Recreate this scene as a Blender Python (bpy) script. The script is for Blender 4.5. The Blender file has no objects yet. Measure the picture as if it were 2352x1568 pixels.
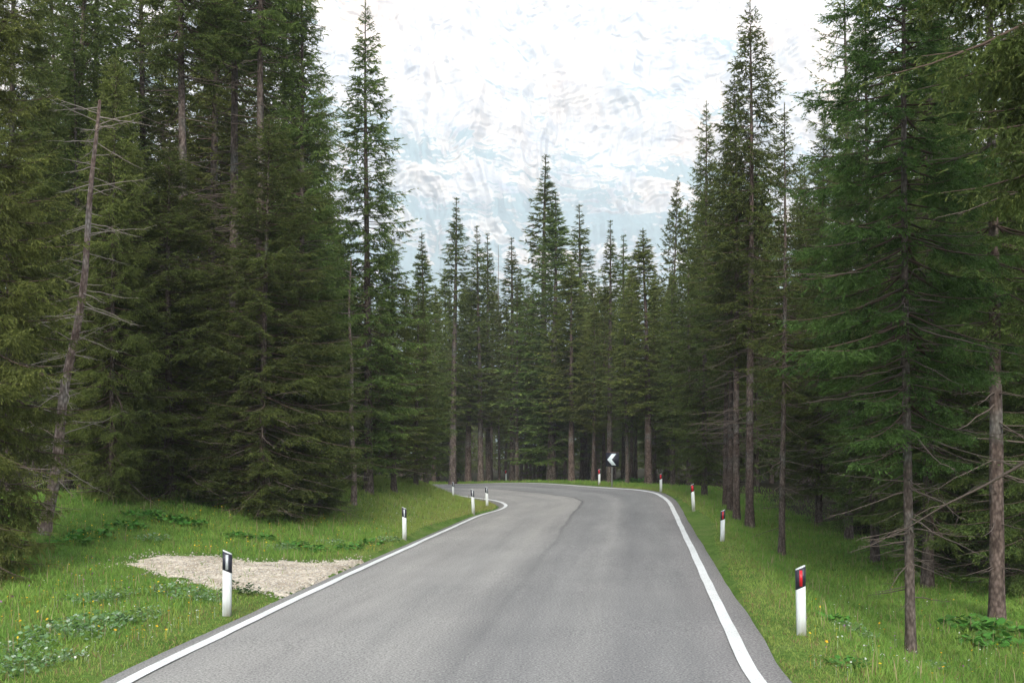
import bpy, math, random
import numpy as np
from mathutils import Vector, Matrix
R = math.radians
S = bpy.context.scene
# ---------------------------------------------------------------- camera
F = 2287.0; HC = 2.2; CX = 1176.0; HY = 1045.0       # picture frame 2352 wide; F = focal length in the same units
cam = bpy.data.cameras.new('camera'); co = bpy.data.objects.new('camera', cam); S.collection.objects.link(co)
cam.sensor_width = 36; cam.lens = 36*F/2352; cam.shift_y = (HY-784)/2352
cam.clip_start = .1; cam.clip_end = 30000
co.location = (0, 0, HC); co.rotation_euler = (R(90), 0, 0); S.camera = co
# ---------------------------------------------------------------- sky, sun, exposure
SUN_EL, SUN_AZ = 32, 182          # compass azimuth of the sun, 0 = ahead (+Y), 180 = behind the camera
w = bpy.data.worlds.new('World'); S.world = w; w.use_nodes = True
nt = w.node_tree; bg = nt.nodes['Background']
sky = nt.nodes.new('ShaderNodeTexSky'); sky.sky_type = 'NISHITA'; sky.sun_disc = False
sky.sun_elevation = R(SUN_EL); sky.sun_rotation = R(SUN_AZ); sky.altitude = 1500
sky.air_density = 1.0; sky.dust_density = 4.0; sky.ozone_density = 1.0
hs = nt.nodes.new('ShaderNodeHueSaturation'); hs.inputs['Saturation'].default_value = .22
nt.links.new(sky.outputs[0], hs.inputs['Color']); nt.links.new(hs.outputs[0], bg.inputs[0]); bg.inputs[1].default_value = .15
sl = bpy.data.lights.new('sun', 'SUN'); sl.energy = 1.5; sl.angle = R(14); sl.color = (1, .93, .82)
so = bpy.data.objects.new('sun', sl); S.collection.objects.link(so)
az, el = R(SUN_AZ), R(SUN_EL)
sd = Vector((math.sin(az)*math.cos(el), math.cos(az)*math.cos(el), math.sin(el)))
so.rotation_euler = sd.to_track_quat('Z', 'Y').to_euler(); so.location = (0, -20, 60)
S.view_settings.view_transform = 'Standard'; S.view_settings.look = 'None'; S.view_settings.gamma = 1
S.view_settings.use_curve_mapping = False
S.view_settings.exposure = 2.5
S.cycles.max_bounces = 5; S.cycles.diffuse_bounces = 3; S.cycles.glossy_bounces = 1; S.cycles.transmission_bounces = 3
S.cycles.volume_bounces = 0; S.cycles.transparent_max_bounces = 4
C = S.collection
# ---------------------------------------------------------------- helpers
def tag(o, label=None, cat=None, group=None, kind=None):
    if label: o['label'] = label
    if cat: o['category'] = cat
    if group: o['group'] = group
    if kind: o['kind'] = kind
    return o
def mesh(name, V, T, mats=(), mi=None, smooth=False, attrs=None, uv=None):
    """numpy verts (n,3); T (m,3) or (m,4) face indices"""
    V = np.asarray(V, np.float32); T = np.asarray(T, np.int32); k = T.shape[1]
    me = bpy.data.meshes.new(name); me.vertices.add(len(V)); me.vertices.foreach_set('co', V.ravel())
    me.loops.add(T.size); me.loops.foreach_set('vertex_index', T.ravel())
    me.polygons.add(len(T)); me.polygons.foreach_set('loop_start', np.arange(0, T.size, k, dtype=np.int32))
    for m in mats: me.materials.append(m)
    if mi is not None: me.polygons.foreach_set('material_index', np.asarray(mi, np.int32))
    if smooth: me.polygons.foreach_set('use_smooth', np.ones(len(T), bool))
    for n, a in (attrs or {}).items():
        a = np.asarray(a, np.float32)
        if a.ndim == 1:
            at = me.attributes.new(n, 'FLOAT', 'POINT'); at.data.foreach_set('value', a)
        else:
            if a.shape[1] == 3: a = np.c_[a, np.ones(len(a), np.float32)]
            at = me.attributes.new(n, 'FLOAT_COLOR', 'POINT'); at.data.foreach_set('color', a.ravel())
    if uv is not None:
        ul = me.uv_layers.new(name='UVMap'); ul.data.foreach_set('uv', np.asarray(uv, np.float32)[T.ravel()].ravel())
    me.update(calc_edges=True)
    return me
def obj(name, me, parent=None, loc=None):
    o = bpy.data.objects.new(name, me); C.objects.link(o)
    if parent: o.parent = parent
    if loc is not None: o.location = loc
    return o
def empty(name, loc, rz=0.0):
    o = bpy.data.objects.new(name, None); C.objects.link(o); o.location = loc; o.rotation_euler = (0, 0, rz)
    o.empty_display_size = .3; return o
def px(x, y, Y): return np.array(((x-CX)*Y/F, Y, HC-(y-HY)*Y/F))
def ss(a, b, x):
    t = np.clip((np.asarray(x, float)-a)/(b-a), 0, 1); return t*t*(3-2*t)
def vnoise(x, y, seed=0):
    x = np.asarray(x, float); y = np.asarray(y, float)
    xi = np.floor(x).astype(np.int64); yi = np.floor(y).astype(np.int64); xf = x-xi; yf = y-yi
    def h(a, b):
        n = (a*374761393+b*668265263+seed*1442695041) & 0xffffffff
        n = ((n ^ (n >> 13))*1274126177) & 0xffffffff
        return ((n ^ (n >> 16)) & 0xffff)/65535.0
    u = xf*xf*(3-2*xf); v = yf*yf*(3-2*yf)
    return (h(xi, yi)*(1-u)+h(xi+1, yi)*u)*(1-v)+(h(xi, yi+1)*(1-u)+h(xi+1, yi+1)*u)*v
def fbm(x, y, o=4, seed=0):
    s = 0; a = .5; t = 0
    for i in range(o): s = s+a*vnoise(x*2**i, y*2**i, seed+i*7); t += a; a *= .5
    return s/t
def tube(P, Rr, n=6, ph=0.0):
    """tapered tube along points; returns verts, tris"""
    P = np.asarray(P, float); Rr = np.asarray(Rr, float); m = len(P)
    T = np.gradient(P, axis=0); T /= np.linalg.norm(T, axis=1)[:, None]+1e-9
    ref = np.array((0, 0, 1.)) if abs(T[0][2]) < .8 else np.array((1., 0, 0))
    A = np.cross(T, ref); A /= np.linalg.norm(A, axis=1)[:, None]+1e-9; B = np.cross(T, A)
    a = np.arange(n)*2*math.pi/n+ph
    V = P[:, None, :]+Rr[:, None, None]*(np.cos(a)[None, :, None]*A[:, None, :]+np.sin(a)[None, :, None]*B[:, None, :])
    V = V.reshape(-1, 3); i = np.arange(m-1)[:, None]*n; j = np.arange(n)[None, :]; k = (j+1) % n
    q = np.stack([i+j, i+k, i+n+k, i+n+j], -1).reshape(-1, 4)
    t = np.concatenate([q[:, [0, 1, 2]], q[:, [0, 2, 3]]])
    return V, t
class Acc:
    def __init__(s): s.V = []; s.T = []; s.M = []; s.A = []; s.n = 0
    def add(s, V, T, m=0, a=0.0):
        s.V.append(V); s.T.append(np.asarray(T)+s.n); s.M.append(np.full(len(T), m)); 
        s.A.append(np.broadcast_to(np.asarray(a, float), (len(V),)) if np.ndim(a) < 2 else a); s.n += len(V)
    def get(s): return np.concatenate(s.V), np.concatenate(s.T), np.concatenate(s.M), np.concatenate(s.A)
# ---------------------------------------------------------------- materials
def mat(name, color=(.5, .5, .5), rough=.7, spec=.3):
    m = bpy.data.materials.new(name); m.use_nodes = True; b = m.node_tree.nodes['Principled BSDF']
    b.inputs['Base Color'].default_value = (*color, 1); b.inputs['Roughness'].default_value = rough
    b.inputs['Specular IOR Level'].default_value = spec
    return m, m.node_tree, b
def N(nt, t, **kw):
    n = nt.nodes.new(t)
    for k, v in kw.items():
        if k in n.inputs: n.inputs[k].default_value = v
        else: setattr(n, k, v)
    return n
def ramp(nt, stops, src=None):
    r = nt.nodes.new('ShaderNodeValToRGB'); e = r.color_ramp.elements
    while len(e) < len(stops): e.new(.5)
    for i, (p, c) in enumerate(stops):
        e[i].position = p; e[i].color = (*c, 1) if len(c) == 3 else c
    if src is not None: nt.links.new(src, r.inputs[0])
    return r
def mixc(nt, a, b, f, mode='MIX'):
    m = nt.nodes.new('ShaderNodeMix'); m.data_type = 'RGBA'; m.blend_type = mode
    for s, i in ((a, 6), (b, 7), (f, 0)):
        if hasattr(s, 'links'): nt.links.new(s, m.inputs[i])
        elif i == 0: m.inputs[0].default_value = s
        else: m.inputs[i].default_value = (*s, 1)
    return m.outputs[2]
def math_(nt, op, a, b=0.0, c=0.0):
    m = nt.nodes.new('ShaderNodeMath'); m.operation = op
    for i, s in enumerate((a, b, c)):
        if hasattr(s, 'links'): nt.links.new(s, m.inputs[i])
        else: m.inputs[i].default_value = s
    return m.outputs[0]
def noise(nt, vec, scale, detail=3, rough=.55):
    n = N(nt, 'ShaderNodeTexNoise', Scale=scale, Detail=detail, Roughness=rough)
    if vec is not None: nt.links.new(vec, n.inputs['Vector'])
    return n.outputs['Fac']
def mapping(nt, vec, sc):
    m = N(nt, 'ShaderNodeMapping'); m.inputs['Scale'].default_value = sc; nt.links.new(vec, m.inputs['Vector']); return m.outputs[0]
def bump(nt, b, h, st, dist):
    n = N(nt, 'ShaderNodeBump', Strength=st, Distance=dist); nt.links.new(h, n.inputs['Height']); nt.links.new(n.outputs[0], b.inputs['Normal'])
def foliage_mat(name, dark, mid, tip, rnd=.25):
    m, nt, b = mat(name, mid, .65, .2)
    a = N(nt, 'ShaderNodeAttribute', attribute_name='tip'); tc = N(nt, 'ShaderNodeTexCoord'); oi = N(nt, 'ShaderNodeObjectInfo')
    n1 = noise(nt, tc.outputs['Object'], 1.3, 3)
    c = ramp(nt, [(.34, dark), (.66, mid)], n1).outputs[0]
    c = mixc(nt, c, tip, a.outputs['Fac'])
    h = N(nt, 'ShaderNodeHueSaturation'); nt.links.new(c, h.inputs['Color'])
    nt.links.new(math_(nt, 'MULTIPLY_ADD', oi.outputs['Random'], .03, .503), h.inputs['Hue'])
    nt.links.new(math_(nt, 'MULTIPLY_ADD', oi.outputs['Random'], rnd*2, 1-rnd), h.inputs['Value'])
    nt.links.new(h.outputs[0], b.inputs['Base Color'])
    tr = N(nt, 'ShaderNodeBsdfTranslucent'); nt.links.new(h.outputs[0], tr.inputs['Color'])
    mx = N(nt, 'ShaderNodeMixShader'); mx.inputs[0].default_value = .36
    nt.links.new(b.outputs[0], mx.inputs[1]); nt.links.new(tr.outputs[0], mx.inputs[2])
    nt.links.new(mx.outputs[0], nt.nodes['Material Output'].inputs['Surface'])
    return m
M = {}; LOG = []
M['needles'] = foliage_mat('spruce_needles', (.052, .068, .020), (.116, .155, .038), (.235, .25, .065))
M['needles_y'] = foliage_mat('olive_needles', (.060, .066, .018), (.135, .150, .036), (.27, .265, .07))
M['needles_g'] = foliage_mat('fresh_green_needles', (.040, .066, .019), (.095, .150, .036), (.17, .27, .06))
def bark(name, c1, c2, c3):
    m, nt, b = mat(name, c1, .9, .15); tc = N(nt, 'ShaderNodeTexCoord')
    v = mapping(nt, tc.outputs['Object'], (9, 9, 2.5)); n1 = noise(nt, v, 1.6, 5, .65); n2 = noise(nt, tc.outputs['Object'], .9, 3)
    c = ramp(nt, [(.36, c1), (.6, c2)], n1).outputs[0]
    c = mixc(nt, c, c3, ramp(nt, [(.5, (0, 0, 0)), (.62, (1, 1, 1))], n2).outputs[0])
    vo = N(nt, 'ShaderNodeTexVoronoi', Scale=22.0); nt.links.new(mapping(nt, tc.outputs['Object'], (1, 1, .45)), vo.inputs['Vector'])
    nt.links.new(mixc(nt, c, (.35, .33, .32), ramp(nt, [(.0, (0, 0, 0)), (.7, (.9, .9, .9))], vo.outputs[0]).outputs[0], 'MULTIPLY'), b.inputs['Base Color'])
    bump(nt, b, n1, .8, .03); return m
M['bark'] = bark('grey_bark', (.085, .068, .058), (.20, .165, .145), (.15, .15, .135))
M['bark_red'] = bark('reddish_bark', (.085, .062, .052), (.20, .155, .135), (.19, .18, .165))
M['bark_pale'] = bark('weathered_bark', (.17, .12, .10), (.34, .27, .235), (.36, .33, .30))
M['branch'] = mat('branch_wood', (.085, .062, .05), .9, .1)[0]
M['dead'] = mat('dead_twigs', (.105, .085, .072), .9, .1)[0]
M['dead_pale'] = mat('weathered_twigs', (.27, .235, .205), .9, .1)[0]
# asphalt
m, nt, b = mat('asphalt', (.25, .25, .25), .88, .25); M['asphalt'] = m
tc = N(nt, 'ShaderNodeTexCoord'); uvn = N(nt, 'ShaderNodeUVMap'); sp = N(nt, 'ShaderNodeSeparateXYZ'); nt.links.new(uvn.outputs[0], sp.inputs[0])
u, v = sp.outputs[0], sp.outputs[1]
grain = noise(nt, tc.outputs['Object'], 38, 3, .75)
big = noise(nt, tc.outputs['Object'], .35, 4, .6)
wob = noise(nt, mapping(nt, uvn.outputs[0], (.0, .25, 1)), 1.0, 3)
uw = math_(nt, 'MULTIPLY_ADD', wob, .05, math_(nt, 'SUBTRACT', u, .025))
lane = ramp(nt, [(0, (.235, .232, .225)), (.16, (.275, .27, .258)), (.30, (.235, .232, .225)), (.41, (.27, .265, .252)), (.497, (.24, .236, .228)), (.507, (.10, .10, .10)), (.524, (.185, .186, .186)), (.62, (.185, .187, .188)), (.72, (.225, .225, .222)), (.80, (.16, .163, .167)), (.91, (.19, .192, .193)), (1, (.205, .2, .2))], uw).outputs[0]
lane2 = ramp(nt, [(0, (.235, .232, .225)), (.16, (.265, .26, .25)), (.30, (.222, .22, .215)), (.41, (.245, .242, .235)), (.5, (.19, .19, .188)), (.62, (.19, .19, .19)), (.72, (.225, .224, .22)), (.80, (.165, .165, .167)), (.91, (.195, .195, .194)), (1, (.205, .2, .2))], uw).outputs[0]
lane = mixc(nt, lane2, lane, ramp(nt, [(0, (.12, .12, .12)), (1, (1, 1, 1))], math_(nt, 'MULTIPLY_ADD', v, .055, -3.35)).outputs[0])
c = mixc(nt, lane, ramp(nt, [(.3, (.92, .92, .925)), (.7, (1.06, 1.055, 1.05))], big).outputs[0], 1.0, 'MULTIPLY')
streak = noise(nt, mapping(nt, uvn.outputs[0], (9, .12, 1)), 1.0, 4, .6)
c = mixc(nt, c, ramp(nt, [(.3, (.84, .84, .85)), (.7, (1.12, 1.12, 1.11))], streak).outputs[0], 1.0, 'MULTIPLY')
c = mixc(nt, c, ramp(nt, [(.30, (.38, .38, .39)), (.5, (1, 1, 1)), (.68, (1.6, 1.59, 1.56))], grain).outputs[0], 1.0, 'MULTIPLY')
c = mixc(nt, c, (.99, .985, .965), 1.0, 'MULTIPLY'); nt.links.new(c, b.inputs['Base Color']); bump(nt, b, grain, .6, .006)
# road paint
m, nt, b = mat('road_paint', (.74, .76, .75), .6, .3); M['paint'] = m; tc = N(nt, 'ShaderNodeTexCoord')
n1 = noise(nt, tc.outputs['Object'], 45, 3, .7); n2 = noise(nt, tc.outputs['Object'], 1.2, 4)
c = ramp(nt, [(.33, (.28, .28, .27)), (.46, (.70, .72, .71))], n1).outputs[0]
nt.links.new(mixc(nt, c, ramp(nt, [(.35, (.86, .86, .85)), (.6, (1, 1, 1))], n2).outputs[0], 1.0, 'MULTIPLY'), b.inputs['Base Color']); bump(nt, b, n1, .3, .004)
# ground
m, nt, b = mat('meadow_soil', (.08, .12, .04), .95, .05); M['ground'] = m; tc = N(nt, 'ShaderNodeTexCoord')
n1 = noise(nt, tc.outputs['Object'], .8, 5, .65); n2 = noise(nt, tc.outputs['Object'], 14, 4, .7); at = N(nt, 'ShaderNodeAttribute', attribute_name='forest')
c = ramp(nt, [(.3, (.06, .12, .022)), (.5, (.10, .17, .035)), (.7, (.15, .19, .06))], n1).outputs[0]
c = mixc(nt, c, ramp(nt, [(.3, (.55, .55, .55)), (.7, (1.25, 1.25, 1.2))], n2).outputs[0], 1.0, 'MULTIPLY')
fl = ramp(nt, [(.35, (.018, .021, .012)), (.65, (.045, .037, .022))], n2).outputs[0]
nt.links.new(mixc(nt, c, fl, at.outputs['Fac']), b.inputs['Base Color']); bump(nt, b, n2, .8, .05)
# gravel
m, nt, b = mat('gravel', (.4, .37, .33), .95, .1); M['gravel'] = m; tc = N(nt, 'ShaderNodeTexCoord')
vo = N(nt, 'ShaderNodeTexVoronoi', Scale=26.0); nt.links.new(tc.outputs['Object'], vo.inputs['Vector'])
n1 = noise(nt, tc.outputs['Object'], 1.1, 5, .65); n2 = noise(nt, tc.outputs['Object'], 12, 4, .7)
c = ramp(nt, [(.3, (.33, .29, .23)), (.5, (.60, .54, .45)), (.7, (.74, .69, .60))], n1).outputs[0]
c = mixc(nt, c, ramp(nt, [(0, (.6, .58, .55)), (1, (1.2, 1.2, 1.2))], vo.outputs['Color']).outputs[0], 1.0, 'MULTIPLY')
c = mixc(nt, c, ramp(nt, [(.35, (.75, .72, .68)), (.65, (1.12, 1.12, 1.12))], n2).outputs[0], 1.0, 'MULTIPLY')
nt.links.new(c, b.inputs['Base Color']); bump(nt, b, vo.outputs['Distance'], .9, .03)
# coloured-by-attribute plants
def colmat(name, tr=.3, rough=.6):
    m, nt, b = mat(name, (.1, .2, .05), rough, .15); a = N(nt, 'ShaderNodeAttribute', attribute_name='col')
    nt.links.new(a.outputs['Color'], b.inputs['Base Color']); t = N(nt, 'ShaderNodeBsdfTranslucent'); nt.links.new(a.outputs['Color'], t.inputs['Color'])
    mx = N(nt, 'ShaderNodeMixShader'); mx.inputs[0].default_value = tr; nt.links.new(b.outputs[0], mx.inputs[1]); nt.links.new(t.outputs[0], mx.inputs[2])
    nt.links.new(mx.outputs[0], nt.nodes['Material Output'].inputs['Surface']); return m
M['grass'] = colmat('grass_blades'); M['herb'] = colmat('herb_leaves', .25); M['petal'] = colmat('petals', .3)
def plastic(name, c, dirt=.25):
    m, nt, b = mat(name, c, .5, .35); tc = N(nt, 'ShaderNodeTexCoord'); n1 = noise(nt, mapping(nt, tc.outputs['Object'], (14, 14, 2.5)), 1.0, 5, .65)
    s = N(nt, 'ShaderNodeSeparateXYZ'); nt.links.new(tc.outputs['Object'], s.inputs[0])
    g = math_(nt, 'MULTIPLY', ramp(nt, [(0, (1, 1, 1)), (.22, (0, 0, 0))], s.outputs[2]).outputs[0], ramp(nt, [(.35, (0, 0, 0)), (.6, (1, 1, 1))], n1).outputs[0])
    cc = mixc(nt, tuple(x for x in c), tuple(x*.8 for x in c), n1)
    nt.links.new(mixc(nt, cc, (.16, .15, .1), math_(nt, 'MULTIPLY', g, .8)), b.inputs['Base Color']); return m
M['white'] = plastic('white_plastic', (.60, .635, .63)); M['black'] = mat('black_plastic', (.018, .018, .03), .45, .4)[0]
M['red'] = mat('red_reflector', (.50, .012, .02), .3, .5)[0]; M['pale'] = mat('clear_reflector', (.42, .45, .47), .3, .5)[0]
M['steel'] = mat('galvanised_steel', (.13, .135, .13), .6, .5)[0]; M['signblack'] = mat('sign_black', (.012, .013, .022), .5, .4)[0]
M['signwhite'] = mat('sign_white', (.55, .64, .68), .5, .4)[0]; M['rust'] = mat('sign_rim', (.16, .09, .07), .7, .3)[0]

# ---------------------------------------------------------------- road
pairs = [((295,1564,9.69),(1741,1568,9.62)),((465,1480,11.57),(1697,1485,11.4)),((600,1416,13.56),(1661,1414,13.6)),((726,1355,16.2),(1628,1346,16.7)),
 ((851,1297,20),(1599,1284,20.9)),((951,1252,24.5),(1575,1234,25.9)),((1026,1217,29.9),(1554,1187,32.3)),((1101,1184,37.5),(1537,1154,38.8)),
 ((1143,1172,41),(1523,1142,42)),((1158,1165,43.5),(1503,1132,44.9)),((1161,1159.5,45.7),(1463,1125,47.8)),((1152,1154,48.3),(1404,1121,51)),
 ((1129,1148,51.5),(1346,1117,55)),((1091,1143,55),(1287,1112.5,60)),((1053,1138,59),(1228,1109.6,65)),((1000,1132,63),(1150,1109,70))]
KL = [px(*a) for a, b_ in pairs]; KR = [px(*b_) for a, b_ in pairs]
KL = [np.array((-3.6,-40,.1)),np.array((-3.75,-15,.0)),np.array((-3.8,0,.0)),np.array((-3.78,5,.0))]+KL+[np.array((-8.5,67,-.25)),np.array((-18,72,-.4)),np.array((-40,80,-.8)),np.array((-80,90,-1.5))]
KR = [np.array((2.4,-40,.1)),np.array((2.25,-15,.0)),np.array((2.2,0,.0)),np.array((2.25,5,.0))]+KR+[np.array((-5.2,74.3,.02)),np.array((-16,79.5,-.2)),np.array((-38,88,-.7)),np.array((-78,98,-1.5))]
def catmull(K, sub):
    K = np.array(K); P = np.vstack([2*K[0]-K[1], K, 2*K[-1]-K[-2]]); out = []
    for i in range(1, len(P)-2):
        n = sub[i-1]
        for t in np.arange(n)/n:
            a, b_, c_, d = P[i-1], P[i], P[i+1], P[i+2]
            out.append(.5*((2*b_)+(-a+c_)*t+(2*a-5*b_+4*c_-d)*t*t+(-a+3*b_-3*c_+d)*t**3))
    out.append(P[-2]); return np.array(out)
def smooth(P, it):
    P = P.copy()
    for _ in range(it): P[1:-1] = .25*P[:-2]+.5*P[1:-1]+.25*P[2:]
    return P
sub = [max(4, int(np.linalg.norm((KL[i+1]+KR[i+1])-(KL[i]+KR[i]))/2/.4)) for i in range(len(KL)-1)]
LL = smooth(catmull(KL, sub), 4); RL = smooth(catmull(KR, sub), 4)
AC = (RL-LL); AW = np.linalg.norm(AC[:, :2], axis=1); AC = AC/AW[:, None]         # across vector per horizontal metre
ns = len(LL); arc = np.r_[0, np.cumsum(np.linalg.norm(np.diff((LL+RL)/2, axis=0), axis=1))]
eL = .26+.02*(fbm(arc*1.3, arc*0, 3, 5)-.5)*2; eR = .44-.1*ss(22,30,arc-15)+.03*(fbm(arc*.5, arc*0+9, 3, 6)-.5)*2
EL = LL-AC*eL[:, None]; ER = RL+AC*eR[:, None]
nl = 15; fr = np.linspace(0, 1, nl)
rv = EL[:, None, :]*(1-fr)[None, :, None]+ER[:, None, :]*fr[None, :, None]
rv[:, 1:-1, 2] += (fbm(rv[:, 1:-1, 0]*.7, rv[:, 1:-1, 1]*.7, 3, 3)-.5)*.02
sk1 = EL-AC*.02; sk1[:, 2] = EL[:, 2]-.22; sk2 = ER+AC*.02; sk2[:, 2] = ER[:, 2]-.22
rv = np.concatenate([sk1[:, None], rv, sk2[:, None]], 1)
uu = np.concatenate([[-.01], (fr*(AW.mean()+.76)-.3)/AW.mean(), [1.1]]); uvv = np.stack([np.broadcast_to(uu, (ns, nl+2)), np.broadcast_to(arc[:, None], (ns, nl+2))], -1).reshape(-1, 2)
def gridq(a, b_):
    i = np.arange(a-1)[:, None]*b_; j = np.arange(b_-1)[None, :]
    return np.stack([i+j, i+j+1, i+j+b_+1, i+j+b_], -1).reshape(-1, 4)
o = obj('road', mesh('road', rv.reshape(-1, 3), gridq(ns, nl+2), [M['asphalt']], smooth=True, uv=uvv)); tag(o, kind='structure')
def road_z_at(P, A, s):  return P+A*s
def strip(name, base, off, wd, label):
    a = base+AC*(off-wd/2)[:, None]; c_ = base+AC*(off+wd/2)[:, None]
    V = np.stack([a, (a+c_)/2, c_], 1); V[:, :, 2] += .013
    o = obj(name, mesh(name, V.reshape(-1, 3), gridq(ns, 3), [M['paint']], smooth=True)); tag(o, kind='structure'); return o
jit = (fbm(arc*.8, arc*0+3, 3, 11)-.5)*.035+(fbm(arc*.09, arc*0+3, 2, 12)-.5)*.05
strip('edge_line', LL, jit, .15+jit*.6, ''); strip('edge_line', RL, jit[::-1], .16+jit*.5, '')
# ---------------------------------------------------------------- terrain height
Cn = (EL+ER)/2
def nearest(P, Q, k=400):
    """P (n,2) -> distance to polyline samples Q and index"""
    D = np.empty(len(P)); I = np.empty(len(P), int)
    for a in range(0, len(P), 20000):
        d = ((P[a:a+20000, None, :]-Q[None, :, :2])**2).sum(-1); i = d.argmin(1); I[a:a+20000] = i; D[a:a+20000] = np.sqrt(d[np.arange(len(i)), i])
    return D, I
def edge_z(P, Q):
    out = np.empty(len(P))
    for a in range(0, len(P), 20000):
        d = ((P[a:a+20000, None, :]-Q[None, :, :2])**2).sum(-1); dm = d.min(1)[:, None]
        w_ = np.exp(-(d-dm)/(2.0+.25*dm)); out[a:a+20000] = (w_*Q[None, :, 2]).sum(1)/w_.sum(1)
    return out
def locate(P):
    dc, ic = nearest(P, Cn); lat = ((P-Cn[ic, :2])*AC[ic, :2]).sum(1); hw = np.linalg.norm((ER-EL)[ic, :2], axis=1)/2
    dl, _ = nearest(P, EL); dr, _ = nearest(P, ER)
    side = np.where(lat < 0, -1, 1)
    inside = (np.abs(lat) <= hw) & (dc < hw+1)
    d = np.where(side < 0, dl, dr); d = np.where(inside, 0, d)
    return side, d, inside, ic
def height(P):
    P = np.atleast_2d(np.asarray(P, float)); side, d, inside, ic = locate(P); x, y = P[:, 0], P[:, 1]
    zl = edge_z(P, EL); zr = edge_z(P, ER)
    # left bank
    wl = 9-4.8*ss(18, 40, y); hl = 1.2*ss(14, 25, y)*(1-.75*ss(58, 66, y)); left = zl+hl*ss(.5, 1, .5+.5*np.clip((d-.6)/wl, 0, 1))*1.0
    left = zl+hl*ss(0, 1, (d-.7)/wl)+.02*np.clip(d-6, 0, 60)+.12*(fbm(x*.35, y*.35, 3, 21)-.5)*ss(1, 4, d)+.10*(fbm(x*1.4, y*1.4, 2, 22)-.5)*ss(.8, 2, d)
    # right ditch and forest floor
    dep = .85*(1-.75*ss(24, 42, y)); right = zr-dep*ss(0, 1, (d-.5)/2.6)+.16*(fbm(x*.4, y*.4, 3, 31)-.5)*ss(1, 4, d)+.08*(fbm(x*1.5, y*1.5, 2, 32)-.5)*ss(.6, 2, d)
    right += .16*ss(46, 52, y)*ss(.5, 2.5, d)*(1-ss(14, 20, d))
    z = np.where(side < 0, left, right)-.035*(1-ss(0, .4, d))
    a = .5*np.ones(len(P)); zi = Cn[ic, 2]+((P-Cn[ic, :2])*AC[ic, :2]).sum(1)*AC[ic, 2]-.13
    z = np.where(inside, zi, z)
    z += 4*(fbm(x/90, y/90, 3, 40)-.5)*ss(110, 260, np.hypot(x, y))
    return z
def hz(x, y): return float(height([(x, y)])[0])
def axis_(segs):
    out = []
    for a, b_, st in segs: out.append(np.arange(a, b_, st))
    return np.concatenate(out+[[segs[-1][1]]])
gx = np.r_[-6000, -3000, -1500, -700, -300, -160, -100, -70, axis_([(-50, -20, 1.0), (-20, -8, .4), (-8, 13, .22), (13, 25, .5), (25, 50, 1.2)]), 70, 100, 160, 300, 700, 1500, 3000, 6000]
gy = np.r_[-6000, -2000, -700, -300, -120, axis_([(-60, 0, 2.0), (0, 8, .6), (8, 50, .22), (50, 82, .35), (82, 130, 1.5)]), 160, 220, 320, 500, 800, 1300, 2500, 6000]
GX, GY = np.meshgrid(gx, gy); GP = np.stack([GX.ravel(), GY.ravel()], 1); GZ = height(GP)
sd_, dd_, ins_, _ = locate(GP)
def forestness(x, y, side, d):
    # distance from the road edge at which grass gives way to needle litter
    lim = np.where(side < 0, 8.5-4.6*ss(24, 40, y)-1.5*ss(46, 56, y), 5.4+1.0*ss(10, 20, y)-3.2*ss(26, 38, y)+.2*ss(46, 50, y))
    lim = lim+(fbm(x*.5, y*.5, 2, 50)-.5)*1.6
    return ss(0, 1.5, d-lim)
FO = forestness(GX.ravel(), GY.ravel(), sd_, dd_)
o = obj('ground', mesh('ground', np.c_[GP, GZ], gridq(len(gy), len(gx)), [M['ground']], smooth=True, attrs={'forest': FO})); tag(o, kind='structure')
# gravel lay-by
gpx = [(960,1256),(900,1270),(760,1289),(620,1289),(500,1290),(380,1297),(250,1316),(330,1324),(400,1338),(490,1350),(590,1368),(760,1402),(900,1350),(1000,1296)]
gpoly = np.array([px(x, y, F*HC/(y-HY))[:2] for x, y in gpx])
def inpoly(P, poly):
    x, y = P[:, 0], P[:, 1]; c_ = np.zeros(len(P), bool); n = len(poly)
    for i in range(n):
        x1, y1 = poly[i]; x2, y2 = poly[i-1]
        c_ ^= ((y1 > y) != (y2 > y)) & (x < (x2-x1)*(y-y1)/(y2-y1+1e-12)+x1)
    return c_
def pdist(P, poly):
    best = np.full(len(P), 1e9)
    for i in range(len(poly)):
        a, b_ = poly[i-1], poly[i]; ab = b_-a; t = np.clip(((P-a)@ab)/(ab@ab), 0, 1); best = np.minimum(best, np.hypot(*(P-a-t[:, None]*ab).T))
    return best
def gravelness(P):
    d = pdist(P, gpoly); d = np.where(inpoly(P, gpoly), d, -d)
    return d+(fbm(P[:, 0]*1.3, P[:, 1]*1.3, 4, 60)-.5)*1.1
lx = np.arange(-9.5, -1.5, .09); ly = np.arange(13.5, 24, .09); LX, LY = np.meshgrid(lx, ly); LP = np.stack([LX.ravel(), LY.ravel()], 1)
gv = gravelness(LP); _, dg, insg, _ = locate(LP); LZ = height(LP)+.012-.02*(1-ss(-.42, -.1, gv))+.03*(fbm(LP[:, 0]*3, LP[:, 1]*3, 3, 61)-.5)-.06*(1-ss(-.05, .25, gv))-.05*(dg < .03)
q = gridq(len(ly), len(lx)); keep = ((gv[q] > -.42).all(1) & (~insg[q]).any(1)) ; q = q[keep]
us, inv = np.unique(q, return_inverse=True); q = inv.reshape(-1, 4)
o = obj('gravel_ground', mesh('gravel_ground', np.c_[LP, LZ][us], q, [M['gravel']], smooth=True)); tag(o, kind='structure')
rng = np.random.default_rng(5)
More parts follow.
